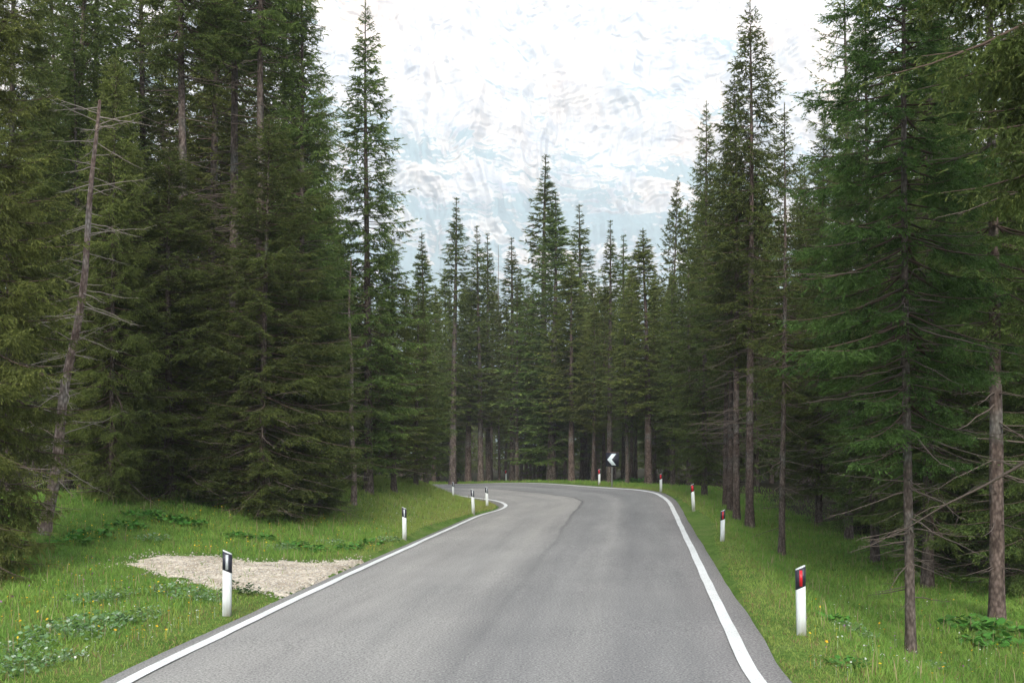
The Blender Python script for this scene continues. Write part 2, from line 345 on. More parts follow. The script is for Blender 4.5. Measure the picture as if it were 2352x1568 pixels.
def stones(n):
    P = np.c_[rng.uniform(-9.5, -1.5, n), rng.uniform(13.5, 24, n)]; g = gravelness(P); _, d, i_, _ = locate(P)
    P = P[(g > -.4) & (~i_) & (rng.random(n) < ss(-.4, .5, g))]; n = len(P); z = height(P)+.015
    r = rng.uniform(.008, .028, n)**1.0; base = np.array([(1,0,0),(0,1,0),(-1,0,0),(0,-1,0),(0,0,.7),(0,0,-.7)])
    ov = base[None]*r[:, None, None]*rng.uniform(.6, 1.3, (n, 6, 1)); a = rng.uniform(0, 6.28, n); ca, sa = np.cos(a)[:, None], np.sin(a)[:, None]
    V = np.stack([ov[..., 0]*ca-ov[..., 1]*sa+P[:, :1], ov[..., 0]*sa+ov[..., 1]*ca+P[:, 1:2], ov[..., 2]+z[:, None]], -1).reshape(-1, 3)
    T0 = np.array([(0,1,4),(1,2,4),(2,3,4),(3,0,4),(1,0,5),(2,1,5),(3,2,5),(0,3,5)]); T = (T0[None]+np.arange(n)[:, None, None]*6).reshape(-1, 3)
    sh = rng.uniform(.5, 1.05, (n, 1))*np.array([[.68, .63, .56]]); col = np.repeat(sh, 6, 0)
    return mesh('gravel_stones', V, T, [M['petal']], attrs={'col': col})
tag(obj('gravel_stones', stones(16000)), 'loose pale gravel stones strewn over the lay-by left of the road', 'gravel', kind='stuff')

# ---------------------------------------------------------------- mountain
def ridged(x, y, o, seed):
    s = 0; a = .5; t = 0
    for i in range(o): s = s+a*(1-np.abs(2*vnoise(x*2**i, y*2**i, seed+i*3)-1)); t += a; a *= .52
    return s/t
mx_ = np.r_[np.linspace(-2900, -1400, 60)[:-1], np.linspace(-1400, 1500, 880), np.linspace(1500, 3000, 60)[1:]]; NV = 540; mv = np.linspace(0, 1, NV); MX, MV = np.meshgrid(mx_, mv)
ridge = 1480+120*(fbm(mx_/420+3, mx_*0, 5, 70)-.5)*2
MZ = -60+(ridge[None, :]+60)*MV
wx = MX+70*(fbm(MX/260, MZ/260, 4, 71)-.5)*2; wz = MZ+60*(fbm(MX/200+9, MZ/200, 4, 72)-.5)*2
tt = wz/230+wx/520+1.1*fbm(wx/420, wz/420, 5, 75); st = np.floor(tt); fr_ = tt-st           # slanting ledges: steps in depth
st = st-st.min(); MYY = 2250+1050*((st+ss(.45, 1.0, fr_))/st.max())
MYY += -230*ridged(wx/340+MV*.9, wz/1100, 5, 80)-95*ridged(wx/90+wz/700, wz/420, 6, 90)-24*ridged(wx/34+wz/200, wz/160, 5, 95)-10*ridged(wx/90, wz/9, 3, 98)-6*fbm(MX/8, MZ/10, 3, 96)
MYY -= 900*np.exp(-MV*9)                                                                   # scree foot
MZ = MZ+16*(fbm(MX/50, MZ/30, 4, 97)-.5)
m, nt, b = mat('limestone', (.6, .58, .55), .95, .1); M['rock'] = m; tc = N(nt, 'ShaderNodeTexCoord'); ge = N(nt, 'ShaderNodeNewGeometry')
vv = mapping(nt, tc.outputs['Object'], (.010, .003, .03)); n1 = noise(nt, vv, 1.0, 8, .65); n2 = noise(nt, tc.outputs['Object'], .004, 5, .6); n3 = noise(nt, mapping(nt, tc.outputs['Object'], (.06, .02, .02)), 1.0, 7, .7)
c = ramp(nt, [(.34, (.29, .315, .365)), (.62, (.55, .525, .49))], n1).outputs[0]  # cool dark stop paints bluish shadow into the rock, warm stop is limestone
c = mixc(nt, c, ramp(nt, [(.38, (.80, .815, .84)), (.62, (1.08, 1.07, 1.06))], n3).outputs[0], 1.0, 'MULTIPLY')
c = mixc(nt, c, (.66, .49, .36), ramp(nt, [(.48, (0, 0, 0)), (.68, (.6, .6, .6))], n2).outputs[0])
s = N(nt, 'ShaderNodeSeparateXYZ'); nt.links.new(ge.outputs['Normal'], s.inputs[0])
mpv = N(nt, 'ShaderNodeMapping'); mpv.inputs['Rotation'].default_value = (0, R(-32), 0); mpv.inputs['Scale'].default_value = (.0026, .0016, .0085); nt.links.new(tc.outputs['Object'], mpv.inputs['Vector'])
nz = math_(nt, 'MULTIPLY_ADD', s.outputs[2], .30, math_(nt, 'MULTIPLY', noise(nt, mpv.outputs[0], 1.0, 6, .55), 1.0))
pz = N(nt, 'ShaderNodeSeparateXYZ'); nt.links.new(tc.outputs['Object'], pz.inputs[0])
low = math_(nt, 'MULTIPLY_ADD', pz.outputs[2], -.0003, .21)
veg = ramp(nt, [(.575, (0, 0, 0)), (.602, (.9, .9, .9))], math_(nt, 'ADD', nz, low)).outputs[0]
c = mixc(nt, c, (.11, .19, .21), veg); nt.links.new(c, b.inputs['Base Color']); bump(nt, b, n3, .35, 6.0)
o = obj('mountain', mesh('mountain', np.stack([MX, MYY, MZ], -1).reshape(-1, 3), gridq(NV, len(mx_)), [m], smooth=True)); tag(o, kind='structure')

# ---------------------------------------------------------------- spruce building
def unit(a): return a/(np.linalg.norm(a, axis=-1, keepdims=True)+1e-9)
def tufts(P, D, Ls, step, ln, wd, g, rng, k=2):
    cnt = np.maximum(1, np.ceil(Ls/step).astype(int)); idx = np.repeat(np.arange(len(P)), cnt*k)
    t = rng.random(len(idx)); L_ = Ls[idx]; d = D[idx]
    p = P[idx]+d*(t*L_)[:, None]; p[:, 2] -= g*t*t*L_
    dd = d.copy(); dd[:, 2] -= 2*g*t; dd = unit(dd)
    rnd = unit(rng.normal(size=dd.shape)*np.array((1, 1, .75))); nrm = unit(rnd-dd*(rnd*dd).sum(1)[:, None]); side_ = np.cross(dd, nrm)
    ang = rng.uniform(.25, .95, len(idx))[:, None]; l = ln*rng.uniform(.6, 1.3, len(idx))[:, None]*(1-.35*t[:, None])
    ap = p+(dd*np.cos(ang)+nrm*np.sin(ang))*l; w_ = wd*rng.uniform(.6, 1.2, len(idx))[:, None]
    V = np.stack([p-side_*w_/2-dd*l*.1, p+side_*w_/2, ap], 1).reshape(-1, 3)
    tip = np.clip(np.repeat(t**2.2*rng.uniform(.3, 1, len(t)), 3)*np.tile((.55, .55, 1.), len(t)), 0, 1)
    return V, tip
def branch_tpl(L, lod, rng, sparse=1.0, droop=.35):
    """one live branch along +x: needle triangles and a thin wooden axis"""
    sp_, step, ln, wd = {'n': (.075, .045, .075, .020), 'm': (.11, .075, .115, .034), 'f': (.17, .13, .18, .062)}[lod]
    s0 = .22 if L > .7 else .05
    cz = lambda s: L*(-.20*s+.22*s**2.6)*(1 if L > .6 else .3); cy0 = rng.uniform(-.12, .12)*L; cy = lambda s: cy0*np.sin(s*2.6)
    n = max(4, int(L*(1-s0)/sp_*sparse)); s_ = np.sort(rng.uniform(s0, .99, n*2)); sg = np.where(rng.random(n*2) < .5, -1., 1.)
    P = np.c_[s_*L, cy(s_), cz(s_)]
    ls = np.minimum((1-s_)*.5*L+.09, .62)*ss(s0-.22, s0+.22, s_)*rng.uniform(.5, 1.2, len(s_))+.03
    a = R(1)*rng.uniform(32, 72, len(s_)); D = unit(np.c_[np.cos(a), sg*np.sin(a), -rng.uniform(.0, droop*2.2, len(s_))*(1-s_*.6)])
    PP, DD, LS = [P], [D], [ls]
    # tertiary
    big_ = ls > (.16 if lod != 'f' else .3); Pb, Db, Lb = P[big_], D[big_], ls[big_]
    if len(Pb):
        cnt = np.maximum(1, (Lb/(sp_*1.15)).astype(int)); ix = np.repeat(np.arange(len(Pb)), cnt); t = rng.uniform(.15, .95, len(ix))
        q_ = Pb[ix]+Db[ix]*(t*Lb[ix])[:, None]; q_[:, 2] -= .15*t*t*Lb[ix]
        sgn = np.where(rng.random(len(ix)) < .5, -1., 1.); up = np.array((0, 0, 1.)); sdv = unit(np.cross(Db[ix], up))*sgn[:, None]
        d_ = unit(Db[ix]*.8+sdv*rng.uniform(.4, .9, (len(ix), 1))+np.c_[np.zeros((len(ix), 2)), -rng.uniform(.0, droop*2, len(ix))])
        PP.append(q_); DD.append(d_); LS.append((1-t)*Lb[ix]*.5+rng.uniform(.03, .09, len(ix)))
    m_ = max(3, int(L*3)); t0 = np.linspace(.25, .95, m_); t1 = t0+.8/m_        # axis shoots
    A0 = np.c_[t0*L, cy(t0), cz(t0)]; A1 = np.c_[t1*L, cy(t1), cz(t1)]; PP.append(A0); DD.append(unit(A1-A0)); LS.append(np.linalg.norm(A1-A0, axis=1))
    V, tip = tufts(np.concatenate(PP), np.concatenate(DD), np.concatenate(LS), step/sparse**.5, ln, wd, .18, rng, 2)
    st_ = np.linspace(0, 1, 6 if lod != 'f' else 4); wv, wt = tube(np.c_[st_*L, cy(st_), cz(st_)], (.006+.011*L)*(1-st_*.85), 3)
    k = len(ls); sel = np.argsort(-ls)[:int(k*.5) if lod == 'n' else (int(k*.3) if lod == 'm' else 0)]; Wv, Wt = [wv], [wt]; o_ = len(wv)
    for i in sel:
        e = P[i]+D[i]*ls[i]*.8; r_ = .0035; nn = np.cross(D[i], (0, 0, 1.)); nn /= np.linalg.norm(nn)+1e-9
        Wv.append(np.array([P[i]-nn*r_, P[i]+nn*r_, P[i]+np.array((0, 0, r_*1.5)), e])); Wt.append(np.array([(0,1,3),(1,2,3),(2,0,3)])+o_); o_ += 4
    return V, tip, np.concatenate(Wv), np.concatenate(Wt)
TPL = {}
def get_tpl(L, lod, rng, sparse, droop):
    cl = [.3, .55, .9, 1.3, 1.8, 2.4]; i = int(np.argmin([abs(math.log(L/c_)) for c_ in cl])); v = rng.integers(0, 4)
    key = (i, lod, v, sparse, droop)
    if key not in TPL: TPL[key] = branch_tpl(cl[i], lod, np.random.default_rng(i*17+int(v)*3+int(sparse*10)), sparse, droop)
    return TPL[key], L/cl[i]
def rotm(pitch, yaw, roll):
    cp, sp_ = math.cos(pitch), math.sin(pitch); cy, sy = math.cos(yaw), math.sin(yaw); cr, sr = math.cos(roll), math.sin(roll)
    Ry = np.array([[cp, 0, -sp_], [0, 1, 0], [sp_, 0, cp]]); Rz = np.array([[cy, -sy, 0], [sy, cy, 0], [0, 0, 1]]); Rx = np.array([[1, 0, 0], [0, cr, -sr], [0, sr, cr]])
    return Rz@Ry@Rx
def dead_branch(acc, p, yaw, L, rng, pitch=-.1, r0=None, twigs=6):
    n = 7; s_ = np.linspace(0, 1, n); r0 = r0 or .006+.008*L; k1, k2 = rng.uniform(-.3, .15), rng.uniform(-.25, .25)
    q_ = np.c_[s_*L, k2*s_*s_*L+rng.normal(0, .012*L, n), (math.tan(pitch)*s_+k1*s_*s_+.22*max(0, -k1)*s_**4*3)*L+rng.normal(0, .010*L, n)]; q_[0] = 0
    Rm = rotm(0, yaw, 0); v_, t_ = tube(q_, r0*(1-.85*s_), 4); acc.add(v_@Rm.T+p, t_)
    for _ in range(twigs):
        i = rng.integers(2, n); l = L*rng.uniform(.12, .4)*(1.2-s_[i]); a_ = rng.choice([-1, 1])*rng.uniform(.4, 1.1); tt = np.linspace(0, 1, 4)
        w_ = q_[i]+np.c_[tt*l*math.cos(a_), tt*l*math.sin(a_), -rng.uniform(-.1, .7)*tt*tt*l]
        v_, t_ = tube(w_, r0*.32*(1-.7*tt), 3); acc.add(v_@Rm.T+p, t_)
def trunk_mesh(H, r0, rng, lean=None, top=1.0, segs=26, mt='bark'):
    s_ = np.linspace(0, 1, segs)**1.15; wob = .0035*H*(1.8 if lean is not None else 1)
    x = wob*np.sin(s_*rng.uniform(2, 5)+rng.uniform(0, 6))*s_; y = wob*np.cos(s_*rng.uniform(2, 5)+rng.uniform(0, 6))*s_
    if lean is not None: x = x+lean(s_)
    P = np.c_[x, y, s_*H*top]; rr = r0*((1-s_)**.8*.93+.02)*(1+.45*np.exp(-s_*H/.28)) if top == 1 else r0*(1-.75*s_)*(1+.4*np.exp(-s_*H/.25))
    P[0, 2] = -.35
    v_, t_ = tube(P, rr, 12); v_ = v_+rng.normal(0, .03*r0, v_.shape)*np.array((1, 1, .2))
    return mesh('trunk', v_, t_, [M[mt]], smooth=True), P, s_
def spruce(H, Rc, cb, lod, seed, dens=1.0, sparse=1.0, droop=.35, needles='needles', mt='bark', dead=1.0, r0=None, pw=.8, side=None):
    """returns meshes trunk, crown, dead branches for a spruce of height H, crown radius Rc, crown starting at cb*H"""
    rng = np.random.default_rng(seed); r0 = r0 or .0066*H+.012
    tm, TP, TS = trunk_mesh(H, r0, rng, mt=mt, segs=26 if lod == 'n' else 16)
    tp = lambda z: np.array([np.interp(z, TP[:, 2], TP[:, 0]), np.interp(z, TP[:, 2], TP[:, 1]), z])
    FV, FT, WV, WT = [], [], [], []; wn = 0; z = cb*H
    cen = rng.uniform(.8, 1.15, 8)
    while z < H-.12:
        h = (z-cb*H)/(H*(1-cb)); prof = (1-h)**pw*(.55+.45*ss(0, .22, h)) if cb > .03 else (1-h)**pw
        nb = int(round((rng.integers(5, 8) if h < .93 else 4)*dens)); ph = rng.uniform(0, 6.28)
        for k in range(nb):
            yaw = ph+k*2*math.pi/nb+rng.uniform(-.3, .3); L = Rc*prof*rng.uniform(.62, 1.18)*cen[int(yaw/6.2832*8) % 8]+.10*(1-.6*h)
            if side is not None: L *= side(yaw)
            if rng.random() < .08: continue
            pitch = R(-12)+R(55)*h**1.8+rng.uniform(-.12, .12)-(R(8) if h < .3 else 0)
            (V, tip, wv, wt), sc = get_tpl(max(L, .12), lod, rng, sparse, droop)
            Rm = rotm(pitch, yaw, rng.uniform(-.25, .25))*sc; p = tp(z+rng.uniform(-.12, .12))
            FV.append(V@Rm.T+p); FT.append(tip); WV.append(wv@Rm.T+p); WT.append(wt+wn); wn += len(wv)
        z += rng.uniform(.7, 1.2)*{'n': .34, 'm': .38, 'f': .46}[lod]*(1-.35*h)
    # leader
    V, tip = tufts(np.array([tp(H-.55)]), np.array([[0, 0, 1.]]), np.array([.6]), .015, .08, .03, 0, rng, 2); FV.append(V); FT.append(tip)
    FV = np.concatenate(FV); WV = np.concatenate(WV); nf = len(FV)
    T = np.concatenate([np.arange(nf).reshape(-1, 3), np.concatenate(WT)+nf]); mi = np.r_[np.zeros(nf//3), np.ones(len(T)-nf//3)]
    cm = mesh('crown', np.concatenate([FV, WV]), T, [M[needles], M['branch']], mi, attrs={'tip': np.r_[np.concatenate(FT), np.zeros(len(WV))]})
    dm = None
    if dead > 0:
        acc = Acc(); top_ = max(cb*H+.25*H, .3*H); nd = int(top_*(9 if lod == 'n' else 6 if lod == 'm' else 3.5)*dead)
        for _ in range(nd):
            z = rng.uniform(.06*H if cb > .1 else .3, top_); L = Rc*rng.uniform(.25, .95)*(1 if z > cb*H*.5 else .55); dead_branch(acc, tp(z), rng.uniform(0, 6.28), L, rng, rng.uniform(-.45, .1), twigs=6 if lod == 'n' else 3 if lod == 'm' else 1)
        v_, t_, _, _ = acc.get(); dm = mesh('dead_branches', v_, t_, [M['dead']])
    return dict(trunk=tm, crown=cm, dead=dm, H=H, R=Rc)
PR = {}
def proto(k):
    if k not in PR:
        cfg = dict(
            nv=dict(H=18, Rc=2.6, cb=.335, lod='n', seed=7, dens=1.1, droop=.6, dead=.25, r0=.11),
            nf=dict(H=18, Rc=2.5, cb=.10, lod='n', seed=1, droop=.4),
            nb=dict(H=14, Rc=2.7, cb=.05, lod='n', seed=2, dead=1.6, dens=1.05, droop=.5, pw=.62),
            ny=dict(H=14, Rc=2.4, cb=.04, lod='n', seed=3, dens=1.1, droop=.5, pw=.6, needles='needles_y'),
            ns=dict(r0=.088, H=17, Rc=2.1, cb=.24, lod='n', seed=4, dens=.95, sparse=.95, needles='needles_g', droop=.4, dead=1.3, side=lambda a: .30+.75*ss(.0, .9, abs(math.cos(a)))*(1 if math.sin(a) < .3 else 1)+(.5 if math.sin(a) > .5 else 0)),
            nt=dict(H=17, Rc=2.2, cb=.34, lod='n', seed=5, dens=.9, sparse=.95, droop=.45, dead=.7, mt='bark_red'),
            nu=dict(H=21, Rc=2.2, cb=.60, lod='n', seed=6, dens=.8, sparse=.9, droop=.45, dead=1.3, mt='bark', r0=.16),
            mf=dict(H=18, Rc=2.2, cb=.07, lod='m', seed=11, droop=.4, pw=.78),
            mg=dict(H=18, Rc=2.1, cb=.12, lod='m', seed=12, droop=.45, pw=.8, needles='needles_y'),
            mt=dict(H=19, Rc=2.1, cb=.36, lod='m', seed=13, dens=.85, droop=.5, dead=1.4, mt='bark_red'),
            ms=dict(H=18, Rc=2.3, cb=.30, lod='m', seed=14, dens=.6, sparse=.7, droop=.5, dead=1.6, pw=.9),
            ff=dict(H=20, Rc=2.1, cb=.10, lod='f', seed=21, dens=1.2, sparse=1.2, droop=.4, pw=1.0),
            fg=dict(H=20, Rc=2.3, cb=.20, lod='f', seed=22, dens=1.2, sparse=1.2, droop=.5, pw=.8, needles='needles_y'),
            ft=dict(H=20, Rc=1.8, cb=.30, lod='f', seed=23, dens=1.15, sparse=1.2, needles='needles_y', droop=.5, dead=1.5, mt='bark_red', pw=.95),
            fs=dict(H=20, Rc=1.6, cb=.26, lod='f', seed=24, dens=.9, sparse=1.0, droop=.5, dead=1.8, pw=1.0),
            fb=dict(H=19, Rc=2.4, cb=.05, lod='f', seed=25, droop=.45, pw=.7))[k]
        PR[k] = spruce(**cfg)
    return PR[k]
first = {}
def place_tree(kind, x, y, H, Rc, label, group, rz=0.0, lean=(0, 0)):
    p = proto(kind); t = empty('spruce_tree', (x, y, hz(x, y)-.03), rz); tag(t, label, 'tree', group)
    sz = H/p['H']; sx = Rc/p['R']; GX_ = min(1.35, max(.7, (sz+sx)/2)); t.scale = (sx, sx, sz); t.rotation_euler = (lean[0]+rs.gauss(0, .011), lean[1]+rs.gauss(0, .011), rz)
    for nm, me in (('trunk', p['trunk']), ('crown', p['crown']), ('dead_branches', p['dead'])):
        if me: obj(nm, me, t)
    return t
rs = random.Random(8)
def tree_px(kind, dx, Y, top, rpx, label, group, lean=(0, 0)):
    x = (dx-CX)*Y/F; g = hz(x, Y); H = HC-(top-HY)*Y/F-g
    return place_tree(kind, x, Y, H, rpx*Y/F, label, group, rs.uniform(0, 6.28)*(kind != 'ns'), lean)
GL = 'spruces at the forest edge left of the road'; GC_ = 'spruces beyond the far bend'; GR_ = 'spruces at the forest edge right of the road'
HERO = [
 ('mf', 215, 36, -330, 210, 'tall spruce whose top leaves the frame, behind the olive one at the dead trunk', GL),
 ('mf', 335, 38, -300, 210, 'deep standing spruce filling the sky gap left of the first bare upper trunk', GL),
 ('mg', 480, 37, -260, 210, 'deep standing spruce filling the gap between first and middle bare upper trunks', GL),
 ('mf', 655, 39, -150, 180, 'deep standing spruce right of the rightmost bare upper trunk', GL),
 # kind, dx, Y, top, radius px
 ('ny', -70, 16.8, -420, 265, 'olive green bushy spruce cut by the left picture edge, brown twigs over the meadow', GL),
 ('nf', 20, 25, -500, 200, 'tall dense spruce rising behind the grey dead trunk at far left', GL),
 ('ny', 255, 24.5, 120, 150, 'low olive spruce just right of the grey dead trunk', GL),
 ('nf', 150, 31, -350, 230, 'tall dense spruce between the dead trunk and the first bare upper trunk', GL),
 ('nu', 428, 28, -520, 190, 'tall spruce with bare upper trunk, leftmost of three such trunks over the thicket', GL),
 ('nb', 390, 26.2, 330, 250, 'dark bushy spruce branched down to the grass, left one of the thicket pair', GL),
 ('nb', 600, 26.8, 270, 240, 'dark bushy spruce branched down to the grass, right one of the thicket pair', GL),
 ('nu', 540, 31, -560, 180, 'tall spruce with pale bare upper trunk, middle one of three above the dark thicket', GL),
 ('nu', 597, 29, -600, 170, 'tall spruce with stout bare upper trunk, rightmost of three above the dark thicket', GL),
 ('nf', 690, 30, -160, 175, 'broad spruce closing the left forest block, next left of the pointed roadside spruce', GL),
 ('nb', 735, 29.5, 640, 130, 'low spreading spruce over the grass bank, its lowest branches dark brown', GL),
 ('mf', 846, 37, 12, 165, 'tall pointed spruce standing free against the pale mountain left of the road', GL),
 ('mg', 905, 39, 545, 105, 'shorter olive spruce leaning against the right flank of the pointed spruce', GL),
 ('mf', 800, 40, 560, 105, 'mid height spruce half hidden behind the bare snag left of the pointed spruce', GL),
 ('mf', 955, 44, 640, 85, 'young spruce on the bank crest right above the leftmost far marker posts', GL),
 ('ff', 978, 56, 530, 95, 'slim spruce behind the bank crest at the inside of the bend', GL),
 ('fs', 1040, 74, 455, 62, 'pointed spruce rising alone above its neighbours just left of the road bend', GC_),
 ('ft', 1075, 79, 640, 62, 'round shouldered spruce below and right of the lone pointed one left of the bend', GC_),
 ('fs', 1104, 78, 518, 50, 'left one of twin close spires above the far bend', GC_),
 ('fs', 1122, 82, 535, 48, 'right one of twin close spires above the far bend', GC_),
 ('fs', 1178, 80, 545, 58, 'thin spruce between the twin spires and the highest central spruce', GC_),
 ('fs', 1244, 84, 358, 76, 'highest central spruce, thin crowned, against the mountain beyond the bend', GC_),
 ('ff', 1266, 72, 440, 95, 'full light green spruce with stout clear lower trunk before the highest central one', GC_),
 ('ft', 1312, 69, 590, 62, 'spruce with straight reddish trunk two trunks left of the chevron sign', GC_),
 ('fs', 1341, 80, 470, 66, 'dark pointed spruce next right of the full light green central one', GC_),
 ('fs', 1400, 62, 508, 50, 'very thin spruce whose trunk rises straight behind the chevron sign', GC_),
 ('fs', 1434, 74, 540, 56, 'small topped spruce just right of and behind the thin one at the chevron sign', GC_),
 ('ft', 1489, 56, 525, 70, 'thin spruce with clear grey trunk midway between chevron sign and the right marker posts', GC_),
 ('fb', 1536, 60, 408, 72, 'dense narrow spruce with a high sharp tip where the right forest begins', GR_),
 ('fs', 1545, 53, 640, 60, 'thin trunked low spruce behind the first red marker post right of the sign', GR_),
 ('ff', 1582, 52, 470, 85, 'dark spruce filling the gap behind the sharp dense one at right', GR_),
 ('mf', 1618, 43, 232, 105, 'tall spruce stepping up left of the highest right hand spire', GR_),
 ('mt', 1666, 38.5, 420, 95, 'leftmost slender trunk of the clump of four beside the right verge', GR_),
 ('mt', 1677, 36.5, 300, 95, 'second slender trunk of the clump of four beside the right verge', GR_),
 ('mt', 1692, 33.5, 160, 120, 'third and thickest leaning trunk of the clump of four beside the right verge', GR_),
 ('mt', 1722, 32.5, -5, 145, 'highest right hand spire, rightmost grey trunk of the clump of four beside the verge', GR_),
 ('ms', 1795, 27.5, 240, 130, 'dark single trunk with long dead twigs right of the clump of four', GR_),
 ('nf', 1880, 34, 260, 150, 'broad spruce filling the space behind the dark single trunk with dead twigs', GR_),
 ('ms', 1950, 31, -190, 150, 'open crowned tall spruce with bare upper trunk seen against white sky at right', GR_),
 ('ns', 2092, 14.6, -560, 265, 'nearest spruce on the right verge, slender straight trunk full height', GR_),
 ('nt', 2290, 18.3, -560, 290, 'second near spruce at right, thicker trunk in dark shade by the picture edge', GR_),
 ('nb', 2235, 25, 420, 260, 'low bushy dark spruce in the shade between the two near right trunks', GR_),
 ('nb', 2420, 21.5, 300, 260, 'low bushy dark spruce at the right picture edge behind the thicker trunk', GR_),
 ('nb', 2040, 33, 560, 200, 'low bushy spruce deep in the shade left of the nearest right trunk', GR_),
 ('nf', 2400, 29, -300, 260, 'tall dense spruce rising at the right picture edge behind the bushy one', GR_),
 ('nf', 2130, 23, -380, 240, 'dense dark spruce behind and between the two near trunks at right', GR_),
 ('nf', 2010, 27, -60, 180, 'dense spruce between the open crowned tall one and the nearest right trunk', GR_),
]
for h in HERO: tree_px(*(h[:4]+(h[4]*(1.65 if h[6] == GC_ else 1.1),)+h[5:]))
# overhanging tree at the near right, trunk outside the frame
place_tree('nv', 6.1, 10.0, 18, 2.9, 'spruce whose dark bough hangs into the top right corner, its trunk outside the frame', GR_, 1.0)
# filler forest
placed = [( (h[1]-CX)*h[2]/F, h[2]) for h in HERO]+[(5.9, 9.6)]
sky_x = [-400, 600, 730, 775, 860, 950, 1200, 1500, 1580, 1620, 1750, 1850, 1930, 2000, 2800]
sky_y = [-250, -160, 120, 550, 600, 610, 610, 590, 500, 400, 330, 290, 60, -60, -250]
cand = []
for _ in range(16000):
    y = 12+106*rs.random()**.8; x = rs.uniform(-.62, .62)*y*1.0+rs.uniform(-6, 6); cand.append((x, y))
cp_ = np.array(cand); sd2, d2, in2, _ = locate(cp_)
nfill = 0; quota = {'left': 42, 'right': 72, 'centre': 118}
for (x, y), s_, d, ii in zip(cand, sd2, d2, in2):
    if ii: continue
    dx = CX+x*F/y
    lim = (10.0 if y < 34 else 6.5 if y < 52 else 4.5) if s_ < 0 else (5.2 if y > 22 else 7.5)
    if y > 52 and s_ > 0: lim = 3.2
    if d < lim: continue
    if y < 20 and s_ < 0: continue
    if s_ < 0 and y > 66: continue
    mind = 2.4
    if any((x-a)**2+(y-b_)**2 < mind*mind for a, b_ in placed): continue
    if dx < -300 or dx > 2700: continue
    top = np.interp(dx, sky_x, sky_y)+rs.uniform(0, 90)*(1 if 760 < dx < 2000 else 2.5)
    g = hz(x, y); Hmax = HC-(top-HY)*y/F-g
    H = min(Hmax, rs.uniform(17, 25)); 
    if H < 6: continue
    if y < 30: kd = rs.choice(['mf', 'mt', 'ms', 'mf'])
    elif y < 50: kd = rs.choice(['mf', 'mg', 'mt', 'ms', 'fb'])
    else: kd = rs.choice(['ff', 'fg', 'ft', 'fb', 'ff', 'fb', 'ft'])
    if s_ > 0 and y > 50 and d < 9: kd = rs.choice(['ft', 'fs', 'ft'])
    zone = 'left' if s_ < 0 else ('right' if dx > 1560 else 'centre')
    if quota[zone] == 0: continue
    quota[zone] -= 1
    lb = {'left': 'spruce in the crowded inner rows of the forest left of the road', 'right': 'spruce in the crowded inner rows of the dark forest right of the road', 'centre': 'spruce in the crowded rows of forest behind the far bend'}[zone]
    gp = {'left': 'inner row spruces of the left forest', 'right': 'inner row spruces of the right forest', 'centre': 'inner row spruces behind the far bend'}[zone]
    place_tree(kd, x, y, H, min(3.0, max(1.4, H*.125))*rs.uniform(.85, 1.15), lb, gp, rs.uniform(0, 6.28)); placed.append((x, y)); nfill += 1
    if sum(quota.values()) == 0: break
print('filler trees', nfill, 'of', len(cand))
# the far wood behind: one mass
def far_wood(n):
    rg = np.random.default_rng(9); Vs, Ts, As, Ms = [], [], [], []; o_ = 0; pts = []
    tpls = []
    for k in range(5):
        Z, L = [], []; z = 1.5
        while z < 19.6:
            h = z/20; nb = 6; 
            for j in range(nb):
                Z.append((z+rg.uniform(-.2, .2), rg.uniform(0, 6.28), (2.3*(1-h)**.85+.15)*rg.uniform(.6, 1.15), -.15+.8*h*h))
            z += .55
        P = []; 
        for z, ya, l, pt in Z:
            m_ = max(3, int(l*5)); t_ = rg.random(m_)**.7; q_ = np.c_[t_*l, rg.normal(0, .12, m_)*l*(1-t_*.5)+0, z+t_*l*pt-.15*t_*l]
            P.append(q_@rotm(0, ya, 0).T*np.array((1, 1, 1)))
        P = np.concatenate(P); m_ = len(P); d = unit(rg.normal(size=(m_, 3))*np.array((1, 1, .45))+np.c_[P[:, :2]*.4, np.full(m_, -.4)]); sd_ = unit(np.cross(d, rg.normal(size=(m_, 3))))
        l = rg.uniform(.25, .5, (m_, 1)); V = np.stack([P-sd_*l*.3, P+sd_*l*.3, P+d*l], 1).reshape(-1, 3); tpls.append(V)
    while len(pts) < n:
        y = 122+130*rg.random(); x = rg.uniform(-.62, .62)*y; 
        if (x < -20 and y < 104): continue
        pts.append((x, y))
    pts = np.array(pts); zz = height(pts)
    for (x, y), z in zip(pts, zz):
        V = tpls[rg.integers(5)]; dx = CX+x*F/y; H = min(rg.uniform(15, 23), HC-(max(np.interp(dx, sky_x, sky_y), 640)+rg.uniform(0, 60)-HY)*y/F-z); sc = np.array((1.1, 1.1, H/20)); a = rg.uniform(0, 6.28)
        V = (V*sc)@rotm(0, a, 0).T+np.array((x, y, z)); tv, tt_ = tube([(x, y, z-.3), (x, y, z+H*.5), (x, y, z+H)], [.17, .1, .01], 5)
        Vs += [V, tv]; nv = len(V); Ts += [np.arange(nv).reshape(-1, 3)+o_, tt_+o_+nv]; Ms += [np.zeros(nv//3), np.ones(len(tt_))]; o_ += nv+len(tv)
        As += [np.repeat(rg.random(nv//3)*.4, 3), np.zeros(len(tv))]
    return mesh('far_wood', np.concatenate(Vs), np.concatenate(Ts), [M['needles'], M['bark']], np.concatenate(Ms), attrs={'tip': np.concatenate(As)})
tag(obj('far_wood', far_wood(420)), 'far spruce wood reading as one mass behind the forest rows beyond the bend', 'wood', kind='stuff')
